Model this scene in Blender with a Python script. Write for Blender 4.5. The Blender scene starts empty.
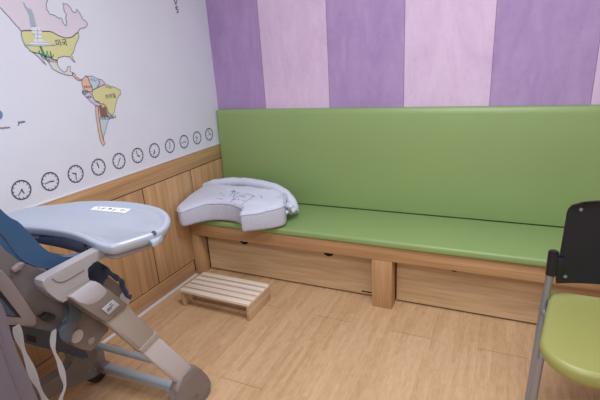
import bpy, bmesh, math, random
from mathutils import Vector, Matrix, noise
random.seed(7)
SC = bpy.context.scene
COL = SC.collection
PI = math.pi

# ------------------------------------------------------------------ camera (solved from the photo)
CAM = Vector((1.8599, -2.5956, 1.375)); YAW, PITCH, ROLL, FPX = -.4508, -.3171, -.0643, 429.86
_f = Vector((math.sin(YAW)*math.cos(PITCH), math.cos(YAW)*math.cos(PITCH), math.sin(PITCH)))
_r = Vector((math.cos(YAW), -math.sin(YAW), 0)); _u = _r.cross(_f)
_r, _u = _r*math.cos(ROLL)+_u*math.sin(ROLL), -_r*math.sin(ROLL)+_u*math.cos(ROLL)
cd = bpy.data.cameras.new('camera'); cam = bpy.data.objects.new('camera', cd); COL.objects.link(cam)
m = Matrix((_r, _u, -_f)).transposed().to_4x4(); m.translation = CAM; cam.matrix_world = m
cd.sensor_width = 36; cd.lens = FPX/600*36; cd.clip_start = .02
SC.camera = cam

def at(px, py, axis, v):
    """point of the real plane axis=v seen at a photo position (used to measure outlines)"""
    d = _f + _r*((px-300)/FPX) + _u*((200-py)/FPX)
    t = (v-CAM[axis])/d[axis]
    return CAM + d*t

# ------------------------------------------------------------------ node helpers
def srgb(h):
    if isinstance(h, str):
        h = h.lstrip('#'); c = [int(h[i:i+2], 16)/255 for i in (0, 2, 4)]
    else: c = h
    return tuple((x/12.92 if x <= .04045 else ((x+.055)/1.055)**2.4) for x in c)+(1,)
class NT:
    def __init__(s, name):
        s.m = bpy.data.materials.new(name); s.m.use_nodes = True; s.t = s.m.node_tree; s.n = s.t.nodes
        s.b = s.n['Principled BSDF']; s.m.diffuse_color = (.6, .6, .6, 1)
    def node(s, typ, **kw):
        n = s.n.new(typ)
        for k, v in kw.items():
            if k[0] == '_': n.inputs[k[1:]].default_value = v
            else: setattr(n, k, v)
        return n
    def link(s, a, b): s.t.links.new(a, b)
    def math(s, op, a, b=None, c=None):
        n = s.n.new('ShaderNodeMath'); n.operation = op
        for i, x in enumerate((a, b, c)):
            if x is None: continue
            if isinstance(x, (int, float)): n.inputs[i].default_value = x
            else: s.link(x, n.inputs[i])
        return n.outputs[0]
    def mix(s, fac, a, b, blend='MIX'):
        n = s.n.new('ShaderNodeMix'); n.data_type = 'RGBA'; n.blend_type = blend
        for i, x in ((0, fac), (6, a), (7, b)):
            if isinstance(x, (int, float, tuple)): n.inputs[i].default_value = x
            else: s.link(x, n.inputs[i])
        return n.outputs[2]
    def pos(s):
        g = s.n.new('ShaderNodeTexCoord'); return g.outputs['Object']
    def sep(s, v):
        n = s.n.new('ShaderNodeSeparateXYZ'); s.link(v, n.inputs[0]); return n.outputs
    def comb(s, x, y, z):
        n = s.n.new('ShaderNodeCombineXYZ')
        for i, v in enumerate((x, y, z)):
            if isinstance(v, (int, float)): n.inputs[i].default_value = v
            else: s.link(v, n.inputs[i])
        return n.outputs[0]
    def vscale(s, v, sc):
        n = s.n.new('ShaderNodeVectorMath'); n.operation = 'MULTIPLY'; s.link(v, n.inputs[0]); n.inputs[1].default_value = sc
        return n.outputs[0]
    def noise(s, v, scale=5, detail=3, rough=.5, dist=0):
        n = s.n.new('ShaderNodeTexNoise'); s.link(v, n.inputs['Vector'])
        n.inputs['Scale'].default_value = scale; n.inputs['Detail'].default_value = detail
        n.inputs['Roughness'].default_value = rough; n.inputs['Distortion'].default_value = dist
        return n.outputs[0]
    def ramp(s, fac, stops):
        n = s.n.new('ShaderNodeValToRGB'); s.link(fac, n.inputs[0]); e = n.color_ramp.elements
        while len(e) > 1: e.remove(e[-1])
        e[0].position = stops[0][0]; e[0].color = stops[0][1]
        for p, c in stops[1:]:
            x = e.new(p); x.color = c
        return n.outputs[0]
    def bump(s, h, strength=.2, dist=.002):
        n = s.n.new('ShaderNodeBump'); n.inputs['Strength'].default_value = strength; n.inputs['Distance'].default_value = dist
        s.link(h, n.inputs['Height']); s.link(n.outputs[0], s.b.inputs['Normal'])
    def set(s, **kw):
        for k, v in kw.items(): s.b.inputs[k.replace('_', ' ')].default_value = v
    def col(s, c):
        if isinstance(c, tuple): s.b.inputs['Base Color'].default_value = c
        else: s.link(c, s.b.inputs['Base Color'])

def plain(name, hexc, rough=.5, metal=0, var=.04, scale=12, bump=0, bscale=300, coat=0):
    t = NT(name); c = srgb(hexc); p = t.pos()
    nz = t.noise(p, scale, 3)
    d = tuple(x*(1-var*2) for x in c[:3])+(1,); l = tuple(min(1, x*(1+var*2)) for x in c[:3])+(1,)
    t.col(t.mix(nz, d, l)); t.set(Roughness=rough, Metallic=metal)
    if coat: t.b.inputs['Coat Weight'].default_value = coat
    if bump: t.bump(t.noise(p, bscale, 2), bump, .001)
    return t.m

def wood(name, axis, c0, c1, c2, rough=.45, fine=1.0):
    """laminate wood, grain along axis"""
    t = NT(name); p = t.pos()
    s1 = [34*fine]*3; s1[axis] = .9
    s2 = [150*fine]*3; s2[axis] = 3
    a = t.noise(t.vscale(p, tuple(s1)), 1, 3, .55, .35)
    b = t.noise(t.vscale(p, tuple(s2)), 1, 2, .6)
    base = t.ramp(a, [(.28, srgb(c0)), (.5, srgb(c1)), (.72, srgb(c2))])
    k = t.ramp(b, [(.3, (.70, .68, .66, 1)), (.62, (1, 1, 1, 1))])
    t.col(t.mix(.75, base, k, 'MULTIPLY')); t.set(Roughness=rough)
    t.b.inputs['Specular IOR Level'].default_value = .35
    t.bump(b, .08, .0006)
    return t.m

M = {}
WV = ('#b38a62', '#c69d74', '#d5ae86')
M['wood_v'] = wood('laminate_vertical_grain', 2, *WV)
M['wood_y'] = wood('laminate_grain_along_wall', 1, *WV)
M['wood_x'] = wood('laminate_grain_along_bench', 0, '#ad835a', '#bd946b', '#cba37b')
M['drawer'] = wood('plywood_drawer_front', 0, '#cfae86', '#d6b791', '#dcc09c', fine=.35)
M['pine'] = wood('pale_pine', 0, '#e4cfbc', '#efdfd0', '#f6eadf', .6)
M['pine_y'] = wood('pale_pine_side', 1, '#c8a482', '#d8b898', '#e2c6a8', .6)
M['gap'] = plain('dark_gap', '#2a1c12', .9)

# floor : bamboo-like vinyl planks
def floor_mat():
    t = NT('vinyl_plank_floor'); p = t.pos(); X, Y, Z = t.sep(p)
    row = t.math('FLOOR', t.math('DIVIDE', t.math('SUBTRACT', X, .13), .2133))
    par = t.math('FLOORED_MODULO', row, 2)
    yy = t.math('DIVIDE', t.math('ADD', t.math('ADD', Y, .69), t.math('MULTIPLY', t.math('SUBTRACT', 1, par), -.61)), 1.22)
    # row 3 (odd) -> joint at -1.30 ; row 4 (even) -> joint at -.69
    yy = t.math('DIVIDE', t.math('ADD', t.math('ADD', Y, .69), t.math('MULTIPLY', par, .61)), 1.22)
    fr = t.math('FRACT', yy)
    endj = t.math('LESS_THAN', fr, .0022)
    fx = t.math('FRACT', t.math('DIVIDE', t.math('SUBTRACT', X, .13), .2133))
    sidej = t.math('MULTIPLY', t.math('LESS_THAN', fx, .008), .30)
    line = t.math('MAXIMUM', t.math('MULTIPLY', endj, .75), sidej)
    # narrow strips
    st = t.math('FLOOR', t.math('DIVIDE', X, .0213))
    wn = t.node('ShaderNodeTexWhiteNoise', noise_dimensions='1D'); t.link(st, wn.inputs['W'])
    seg = t.math('FLOOR', t.math('ADD', t.math('DIVIDE', Y, .33), t.math('MULTIPLY', wn.outputs[0], 7)))
    wn2 = t.node('ShaderNodeTexWhiteNoise', noise_dimensions='3D'); t.link(t.comb(st, seg, 0.), wn2.inputs['Vector'])
    wn3 = t.node('ShaderNodeTexWhiteNoise', noise_dimensions='3D'); t.link(t.comb(row, t.math('FLOOR', yy), 5.), wn3.inputs['Vector'])
    n1 = t.noise(t.vscale(p, (230, 9, 1)), 1, 3, .6)
    n2 = t.noise(t.vscale(p, (60, 22, 1)), 1, 3, .6)
    v = t.math('ADD', t.math('MULTIPLY', wn2.outputs[0], .17), t.math('MULTIPLY', n1, .52))
    v = t.math('ADD', v, t.math('MULTIPLY', n2, .34))
    v = t.math('ADD', v, t.math('MULTIPLY', wn3.outputs[0], .10))
    c = t.ramp(v, [(.30, srgb('#b28c66')), (.55, srgb('#c9a57f')), (.80, srgb('#dab896'))])
    c = t.mix(line, c, srgb('#6d4a2f'))
    t.col(c); t.set(Roughness=.42); t.b.inputs['Specular IOR Level'].default_value = .4
    t.bump(n1, .06, .0005)
    return t.m
M['floor'] = floor_mat()

def stripe_mat():
    t = NT('striped_purple_wall'); p = t.pos(); X, Y, Z = t.sep(p)
    q = t.math('DIVIDE', t.math('SUBTRACT', X, .3912), .4649)
    par = t.math('FLOORED_MODULO', t.math('FLOOR', q), 2)     # 0 -> pink, 1 -> purple
    fr = t.math('FRACT', q)
    seam = t.math('LESS_THAN', t.math('MINIMUM', fr, t.math('SUBTRACT', 1, fr)), .0045)
    n1 = t.noise(t.vscale(p, (9, 1, 3.2)), 1, 4, .6, .8)
    n2 = t.noise(t.vscale(p, (40, 1, 26)), 1, 4, .65)
    pur = t.ramp(n1, [(.25, srgb('#a184b8')), (.5, srgb('#ab8fc1')), (.75, srgb('#b69bc9'))])
    pin = t.ramp(n1, [(.25, srgb('#cfb3d6')), (.5, srgb('#d8bedf')), (.75, srgb('#dec7e4'))])
    c = t.mix(par, pin, pur)
    k = t.ramp(n2, [(.30, (.88, .85, .9, 1)), (.5, (1, 1, 1, 1))])
    c = t.mix(.6, c, k, 'MULTIPLY')
    c = t.mix(t.math('MULTIPLY', seam, .6), c, srgb('#5e4a70'))
    t.col(c); t.set(Roughness=.7); t.bump(n2, .15, .002)
    return t.m
M['stripes'] = stripe_mat()
def wallpaper():
    t = NT('white_wallpaper'); p = t.pos()
    a = t.noise(p, 4, 3); b = t.noise(p, 160, 3, .7)
    t.col(t.mix(a, srgb('#d6d9ea'), srgb('#e0e3f2'))); t.set(Roughness=.85); t.bump(b, .35, .0015)
    return t.m
M['wall'] = wallpaper()
M['plain_wall'] = plain('painted_wall', '#e6e3e2', .85, bump=.1)
M['ceiling'] = plain('ceiling_paint', '#efeeec', .9)
def leather(name, h, rough=.38, var=.03):
    t = NT(name); c = srgb(h); p = t.pos()
    nz = t.noise(p, 3, 2); v = t.node('ShaderNodeTexVoronoi'); t.link(p, v.inputs['Vector']); v.inputs['Scale'].default_value = 420
    t.col(t.mix(nz, tuple(x*(1-var) for x in c[:3])+(1,), tuple(x*(1+var) for x in c[:3])+(1,)))
    t.set(Roughness=rough); t.bump(v.outputs['Distance'], .10, .0006); t.b.inputs['Specular IOR Level'].default_value = .45
    return t.m
M['green'] = leather('green_leatherette', '#8ca56b')
M['green_seat'] = leather('green_leatherette_chair', '#979858', .4)
M['tray'] = plain('tray_plastic', '#a8b0c2', .2, var=.01, coat=.3)
M['tray_under'] = plain('slate_plastic', '#4a4d60', .5)
M['tray_base'] = plain('tray_base_plastic', '#8f898b', .5, var=.02)
M['greige'] = plain('greige_plastic', '#9b979c', .42, var=.015)
M['greige_light'] = plain('light_greige_plastic', '#c4bfc2', .4, var=.015)
M['greige_pale'] = plain('pale_plastic', '#b0adb8', .4, var=.015)
M['leg_beige'] = plain('beige_leg_plastic', '#a39b96', .45, var=.015)
M['leg_grey'] = plain('grey_leg_plastic', '#c0bcc2', .4, var=.015)
M['brown'] = plain('brown_plastic', '#7f7674', .5, var=.02)
M['shell'] = plain('seat_shell_plastic', '#625b5e', .5, var=.03)
M['slate'] = plain('slate_blue_plastic', '#4a5361', .5, var=.03)
M['shelldark'] = plain('seat_frame_plastic', '#7d7173', .5, var=.03)
M['black'] = plain('black_plastic', '#12131f', .38, var=.05, bump=.15)
M['bar'] = plain('blue_grey_bar', '#a6b3bd', .35, .1, var=.02)
M['chrome'] = plain('grey_metal_tube', '#9aa1b2', .3, .75, var=.02)
M['paper'] = plain('white_paper', '#f0f2f6', .7, var=.01)
M['ink'] = plain('ink', '#3c4148', .8)
M['orange'] = plain('orange_ink', '#d98a4a', .8)
M['strap'] = plain('pale_webbing', '#a7a5ab', .8, bump=.4, bscale=500)
M['wheel'] = plain('dark_rubber', '#2b2725', .7)
M['caulk'] = plain('white_tape', '#e2e4ec', .5, var=.01)
def fabric(name, h, sc=260, st=.4, var=.06):
    t = NT(name); c = srgb(h); p = t.pos()
    nz = t.noise(p, 9, 3); w = t.noise(p, sc, 2, .7)
    t.col(t.mix(nz, tuple(x*(1-var) for x in c[:3])+(1,), tuple(x*(1+var) for x in c[:3])+(1,)))
    t.set(Roughness=.85); t.b.inputs['Sheen Weight'].default_value = .25; t.bump(w, st, .002)
    return t.m
M['blue'] = fabric('blue_fabric', '#1c466c')
M['navy'] = fabric('navy_fabric', '#333f60')
M['mauve'] = fabric('mauve_fabric', '#625864')
def mesh_fabric():
    t = NT('blue_net_fabric'); p = t.pos(); X, Y, Z = t.sep(p)
    a = t.math('SINE', t.math('MULTIPLY', t.math('ADD', Y, Z), 1400)); b = t.math('SINE', t.math('MULTIPLY', t.math('SUBTRACT', Y, Z), 1400))
    k = t.math('GREATER_THAN', t.math('MULTIPLY', a, b), .25)
    t.col(t.mix(k, srgb('#26303c'), srgb('#5c7286'))); t.set(Roughness=.8)
    return t.m
M['net'] = mesh_fabric()
def pillow_mat():
    t = NT('dotted_white_cotton'); p = t.pos()
    v = t.node('ShaderNodeTexVoronoi'); t.link(p, v.inputs['Vector']); v.inputs['Scale'].default_value = 48
    dots = t.math('LESS_THAN', v.outputs['Distance'], .085)
    sel = t.node('ShaderNodeSeparateColor'); t.link(v.outputs['Color'], sel.inputs[0])
    dots = t.math('MULTIPLY', dots, t.math('GREATER_THAN', sel.outputs[0], .45))
    n = t.noise(p, 7, 2)
    c = t.mix(n, srgb('#ccd1e6'), srgb('#d6dbee'))
    c = t.mix(t.math('MULTIPLY', dots, .75), c, srgb('#5a627c'))
    t.col(c); t.set(Roughness=.85); t.b.inputs['Sheen Weight'].default_value = .2
    t.bump(t.noise(p, 28, 3, .6), .35, .004)
    return t.m
M['pillow'] = pillow_mat()
def ribbed():
    t = NT('ribbed_white_cotton'); p = t.pos(); X, Y, Z = t.sep(p)
    w = t.math('SINE', t.math('MULTIPLY', t.math('ADD', X, t.math('MULTIPLY', Y, .6)), 620))
    n = t.noise(p, 30, 3)
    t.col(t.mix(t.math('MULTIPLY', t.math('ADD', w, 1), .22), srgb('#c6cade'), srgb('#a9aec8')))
    t.set(Roughness=.9); t.bump(t.math('ADD', t.math('MULTIPLY', w, .2), n), .5, .004)
    return t.m
M['pillow_side'] = ribbed()

# ------------------------------------------------------------------ mesh helpers
def finish(name, bm, mat, parent=None, smooth=True, ang=38, loc=None):
    bmesh.ops.recalc_face_normals(bm, faces=bm.faces)
    if smooth:
        for f in bm.faces: f.smooth = True
        for e in bm.edges:
            if len(e.link_faces) == 2 and e.calc_face_angle(0) > math.radians(ang): e.smooth = False
    me = bpy.data.meshes.new(name); bm.to_mesh(me); bm.free()
    me.materials.append(mat)
    o = bpy.data.objects.new(name, me); COL.objects.link(o)
    if parent: o.parent = parent
    return o
def box(bm, x0, x1, y0, y1, z0, z1, bev=0, seg=2):
    r = bmesh.ops.create_cube(bm, size=1)
    vs = r['verts']
    for v in vs:
        v.co = Vector(((x0+x1)/2+v.co.x*(x1-x0), (y0+y1)/2+v.co.y*(y1-y0), (z0+z1)/2+v.co.z*(z1-z0)))
    if bev:
        es = list({e for v in vs for e in v.link_edges})
        bmesh.ops.bevel(bm, geom=es, offset=bev, segments=seg, profile=.5, affect='EDGES')
def boxo(name, x0, x1, y0, y1, z0, z1, mat, parent=None, bev=0, seg=2):
    bm = bmesh.new(); box(bm, x0, x1, y0, y1, z0, z1, bev, seg); return finish(name, bm, mat, parent)
def crom(pts, n=4, closed=True):
    out = []; L = len(pts)
    rng = range(L) if closed else range(L-1)
    for i in rng:
        if closed: a, b, c, d = (pts[(i+k-1) % L] for k in range(4))
        else: a, b, c, d = (pts[min(max(i+k-1, 0), L-1)] for k in range(4))
        a, b, c, d = map(Vector, (a, b, c, d))
        for k in range(n):
            t = k/n
            out.append(.5*((2*b)+(c-a)*t+(2*a-5*b+4*c-d)*t*t+(3*b-a-3*c+d)*t**3))
    if not closed: out.append(Vector(pts[-1]))
    return out
from mathutils.geometry import tessellate_polygon
def tess(bm, faces):
    for f in faces:
        vs = list(f.verts)
        tr = tessellate_polygon([[v.co.copy() for v in vs]])
        bmesh.ops.delete(bm, geom=[f], context='FACES_ONLY')
        for t in tr:
            try: bm.faces.new([vs[i] for i in t])
            except ValueError: pass
def prism(bm, base, off, bev=0, seg=2):
    """base: list of 3D points (planar), off: extrusion vector"""
    a = [bm.verts.new(p) for p in base]; b = [bm.verts.new(Vector(p)+off) for p in base]
    n = len(a); f1 = bm.faces.new(a); f2 = bm.faces.new(b[::-1])
    fs = [bm.faces.new((a[i], b[i], b[(i+1) % n], a[(i+1) % n])) for i in range(n)]
    if bev:
        es = [e for e in f1.edges]+[e for e in f2.edges]
        bmesh.ops.bevel(bm, geom=list(set(es)), offset=bev, segments=seg, profile=.5, affect='EDGES', clamp_overlap=True)
    tess(bm, [f for f in bm.faces if len(f.verts) > 6])
def side(name, px, X0, X1, mat, parent=None, bev=.006, sm=0, seg=2):
    """side profile seen at plane x=X0, thickness back to x=X1"""
    pts = [at(p[0], p[1], 0, X0) for p in px]
    if sm: pts = crom(pts, sm)
    bm = bmesh.new(); prism(bm, pts, Vector((X1-X0, 0, 0)), bev, seg)
    return finish(name, bm, mat, parent)
def sweep(bm, path, rad, sides=12, flat=None, cap=True, up=Vector((0, 0, 1))):
    """tube along path; rad scalar or list; flat=(a,b) elliptical scale (a sideways, b upward)"""
    path = [Vector(p) for p in path]; n = len(path); rings = []
    prev = None
    for i, p in enumerate(path):
        t = (path[min(i+1, n-1)]-path[max(i-1, 0)]).normalized()
        u = up if prev is None else prev
        s = t.cross(u)
        if s.length < 1e-4: s = t.cross(Vector((1, 0, 0)))
        s.normalize(); w = s.cross(t).normalized()
        if flat is None: prev = w
        r = rad[i] if isinstance(rad, (list, tuple)) else rad
        fa, fb = flat if flat else (1, 1)
        rings.append([bm.verts.new(p+s*(math.cos(2*PI*k/sides)*r*fa)+w*(math.sin(2*PI*k/sides)*r*fb)) for k in range(sides)])
    for i in range(n-1):
        for k in range(sides):
            bm.faces.new((rings[i][k], rings[i][(k+1) % sides], rings[i+1][(k+1) % sides], rings[i+1][k]))
    if cap: bm.faces.new(rings[0][::-1]); bm.faces.new(rings[-1])
def tube(name, path, rad, mat, parent=None, sides=14, flat=None, up=Vector((0, 0, 1))):
    bm = bmesh.new(); sweep(bm, path, rad, sides, flat, True, up); return finish(name, bm, mat, parent)
def cyl(name, c, axis, r, h, mat, parent=None, seg=28, bev=.002):
    bm = bmesh.new(); axis = Vector(axis).normalized()
    q = Vector((0, 0, 1)).rotation_difference(axis).to_matrix().to_4x4()
    bmesh.ops.create_cone(bm, cap_ends=True, segments=seg, radius1=r, radius2=r, depth=h, matrix=Matrix.Translation(c) @ q)
    if bev:
        es = [e for e in bm.edges if any(len(f.verts) > 4 for f in e.link_faces)]
        bmesh.ops.bevel(bm, geom=es, offset=bev, segments=2, affect='EDGES')
    return finish(name, bm, mat, parent)
def slab(name, outline, z0, z1, rnd, mat, parent=None, top_dome=0, nring=3, warp=None):
    """soft pad from a closed xy outline with rounded upper and lower edge"""
    n = len(outline); cen = sum((Vector((p[0], p[1])) for p in outline), Vector((0, 0)))/n
    o2 = [Vector((p[0], p[1])) for p in outline]
    area = sum(o2[i].x*o2[(i+1) % n].y-o2[(i+1) % n].x*o2[i].y for i in range(n)); sg = 1 if area > 0 else -1
    nor = []
    for i in range(n):
        t = (o2[(i+1) % n]-o2[i-1]).normalized(); nor.append(Vector((t.y, -t.x))*sg)
    prof = []
    for k in range(nring+1):
        a = PI/2*k/nring; prof.append((rnd*(1-math.sin(a)), z0+rnd*(1-math.cos(a))))
    prof = [(rnd*(1-math.sin(PI/2*k/nring)), z0+rnd*(1-math.cos(PI/2*k/nring))) for k in range(nring+1)]
    prof += [(rnd*(1-math.cos(PI/2*k/nring)), z1-rnd*(1-math.sin(PI/2*k/nring))) for k in range(nring+1)]
    bm = bmesh.new(); rings = []
    for ins, z in prof:
        rings.append([bm.verts.new((o2[i].x-nor[i].x*ins, o2[i].y-nor[i].y*ins, z)) for i in range(n)])
    for a, b in zip(rings, rings[1:]):
        for i in range(n): bm.faces.new((a[i], a[(i+1) % n], b[(i+1) % n], b[i]))
    f1 = bm.faces.new(rings[0][::-1]); f2 = bm.faces.new(rings[-1])
    tess(bm, [f1, f2])
    if warp:
        for v in bm.verts: v.co = warp(v.co)
    return finish(name, bm, mat, parent)
def empty(name, loc=(0, 0, 0)):
    # geometry of parts is written in world space; the base point is kept in the parent inverse
    o = bpy.data.objects.new(name, None); COL.objects.link(o); o.location = loc; o.empty_display_size = .05
    return o
def adopt(root):
    """keep parts where they are although the root stands at its base"""
    inv = Matrix.Translation(root.location).inverted()
    for ch in COL.objects:
        if ch.parent == root and ch.type == 'MESH':
            ch.data.transform(inv)
            stack = [c for c in COL.objects if c.parent == ch]
            for c in stack: c.data.transform(inv)
def tag(o, label=None, cat=None, group=None, kind=None):
    if label: o['label'] = label
    if cat: o['category'] = cat
    if group: o['group'] = group
    if kind: o['kind'] = kind
    return o
def struct(o): o['kind'] = 'structure'; return o

# ------------------------------------------------------------------ room shell
RX, RY, RZ = 3.9, -4.2, 2.5
struct(boxo('floor', -.2, RX+.2, RY-.2, .2, -.1, 0, M['floor']))
struct(boxo('ceiling', -.2, RX+.2, RY-.2, .2, RZ, RZ+.1, M['ceiling']))
struct(boxo('wall_back', -.2, RX+.2, 0, .15, 0, RZ, M['stripes']))
wl = struct(boxo('wall_left', -.15, 0, RY, 0, 0, RZ, M['wall']))
struct(boxo('wall_right', RX, RX+.15, RY, 0, 0, RZ, M['plain_wall']))
struct(boxo('wall_front', -.2, RX+.2, RY-.15, RY, 0, RZ, M['plain_wall']))
# wainscot on the left wall : top rail, boards, bottom rail, white strips
TW = .006
struct(boxo('trim_1', 0, TW, RY, -.002, .7235, .824, M['wood_y'], bev=.001))
struct(boxo('trim_2', 0, .004, RY, -.002, .02, .80, M['gap']))
n = 3
y = -.004
for y0 in [-.40, -.838, -1.276, -1.714, -2.152, -2.59, -3.028, -3.466, -3.904, RY]:
    struct(boxo('trim_%d' % n, .001, TW, y0+.003, y-.003 if y < -.01 else y, .108, .7185, M['wood_v'], bev=.001)); n += 1
    y = y0
struct(boxo('baseboard_left', .001, TW+.001, RY, -.50, 0, .103, M['wood_y'], bev=.001))
struct(boxo('trim_%d' % n, TW, TW+.022, RY, -.50, 0, .007, M['caulk'], bev=.002)); n += 1
struct(boxo('trim_%d' % n, 0, TW+.001, RY, -.002, .824, .829, M['caulk'], bev=.001)); n += 1

# ------------------------------------------------------------------ built-in bench
bench = empty('storage_bench', (1.9, -.25, 0))
tag(bench, 'long built-in wooden storage bench with drawer fronts under the green seat, along the striped wall', 'bench')
YF = -.495
bm = bmesh.new(); box(bm, .0075, 3.83, YF, YF+.03, .297, .378, .0015)
finish('apron', bm, M['wood_x'], bench)
for a, b in ((.0075, .062), (1.26, 1.372), (2.495, 2.607), (3.72, 3.83)):
    boxo('post', a, b, YF+.0008, -.402, 0, .2965, M['wood_v'], bench, .0015)
boxo('seat_board', .0075, 3.83, YF+.031, -.048, .355, .378, M['wood_x'], bench)
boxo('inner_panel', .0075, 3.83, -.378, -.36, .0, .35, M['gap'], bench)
def drawer(x0, x1, slot=False, nz=.262, nr=.034, sh=0, off=.232):
    bm = bmesh.new()
    z0, z1 = .012, .285
    # front with half-moon finger notches cut in the upper edge
    pts = [(x0, z0), (x1, z0), (x1, z1)]
    nx = []
    for c in (x1-.29-sh, x0+off+sh):
        zc = .2485+.018
        nx.append(c)
    pts = [Vector((x0, 0, z0)), Vector((x1, 0, z0)), Vector((x1, 0, z1)), Vector((x0, 0, z1))]
    prism(bm, [(p.x, -.40, p.z) for p in pts], Vector((0, .018, 0)), .001, 1)
    d = finish('drawer_front', bm, M['drawer'], bench)
    for c in nx:
        bm = bmesh.new()
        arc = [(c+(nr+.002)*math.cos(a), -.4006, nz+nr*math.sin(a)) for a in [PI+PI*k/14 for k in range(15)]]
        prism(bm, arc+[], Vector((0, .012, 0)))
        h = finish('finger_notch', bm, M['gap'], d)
    if slot:
        h = boxo('slot', x1-.088, x1-.022, -.4006, -.39, .022, .034, M['gap'], d, .003)
    return d
drawer(.067, 1.255, True, off=.299); drawer(1.378, 2.489, nz=.262, nr=.020, sh=.075); drawer(2.613, 3.715, nz=.262, nr=.026, sh=.062)
adopt(bench)

# seat cushion
cu = bmesh.new(); box(cu, .0075, 3.83, -.507, -.052, .379, .422, .015, 5)
o = finish('seat_cushion', cu, M['green'])
tag(o, 'long flat green padded seat cushion on top of the wooden bench', 'cushion')
# back cushion : slightly thicker towards its foot
bm = bmesh.new()
prof = [(-.001, .4225), (-.052, .4222), (-.0565, .426), (-.058, .45), (-.055, .60), (-.050, .85), (-.045, 1.03), (-.041, 1.055), (-.031, 1.066), (-.001, 1.068)]
pts = [Vector((.0072, y, z)) for y, z in prof]
prism(bm, pts, Vector((3.822, 0, 0)), 0)
es = [e for e in bm.edges if abs(e.verts[0].co.x-e.verts[1].co.x) < 1e-5 and min(e.verts[0].co.y, e.verts[1].co.y) < -.03 and len([f for f in e.link_faces if abs(f.normal.x) > .9]) == 1]
bmesh.ops.bevel(bm, geom=es, offset=.010, segments=3, affect='EDGES')
o = finish('back_cushion', bm, M['green'])
tag(o, 'long tall green padded back cushion against the purple striped wall', 'back cushion')

# ------------------------------------------------------------------ wall prints
def wp(px, py, lay=0): 
    p = at(px, py, 0, 0.0); return Vector((.0006+lay*.0004, p.y, p.z))
def flat_poly(name, px, mat, lay, parent, sm=0, world=None):
    pts = world if world else [wp(a, b, lay) for a, b in px]
    if sm: pts = crom(pts, sm)
    bm = bmesh.new(); f = bm.faces.new([bm.verts.new(p) for p in pts]); tess(bm, [f])
    for g in bm.faces:
        g.normal_update()
    me_o = finish(name, bm, mat, parent, smooth=False)
    return me_o
def ribbon(bm, pts, w, nrm=Vector((1, 0, 0))):
    n = len(pts); vs = []
    for i, p in enumerate(pts):
        t = (pts[min(i+1, n-1)]-pts[max(i-1, 0)]); 
        if t.length < 1e-7: t = Vector((0, 1, 0))
        s = t.normalized().cross(nrm).normalized()*w/2
        vs.append((bm.verts.new(p-s), bm.verts.new(p+s)))
    for a, b in zip(vs, vs[1:]): bm.faces.new((a[0], a[1], b[1], b[0]))
pm = {k: plain('print_'+k, h, .85, var=.02) for k, h in dict(lilac='#d9d0e0', yellow='#d3d29c', cream='#d6d4d8', peach='#e3b7a0', sky='#bfd0dd', violet='#ccc6dc', teal='#7fa3b8', statue='#a5b4c6', white='#e0e2ec', green='#3f8f6c', brown='#86665c', line='#75758a', text='#4a4c62', blue='#6d84b4', clock='#4d5264').items()}
wmap = empty('world_map_print', (0, -.95, 1.4))
tag(wmap, 'pastel world map print of the Americas with country names high on the white wall', 'wall map')
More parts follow.
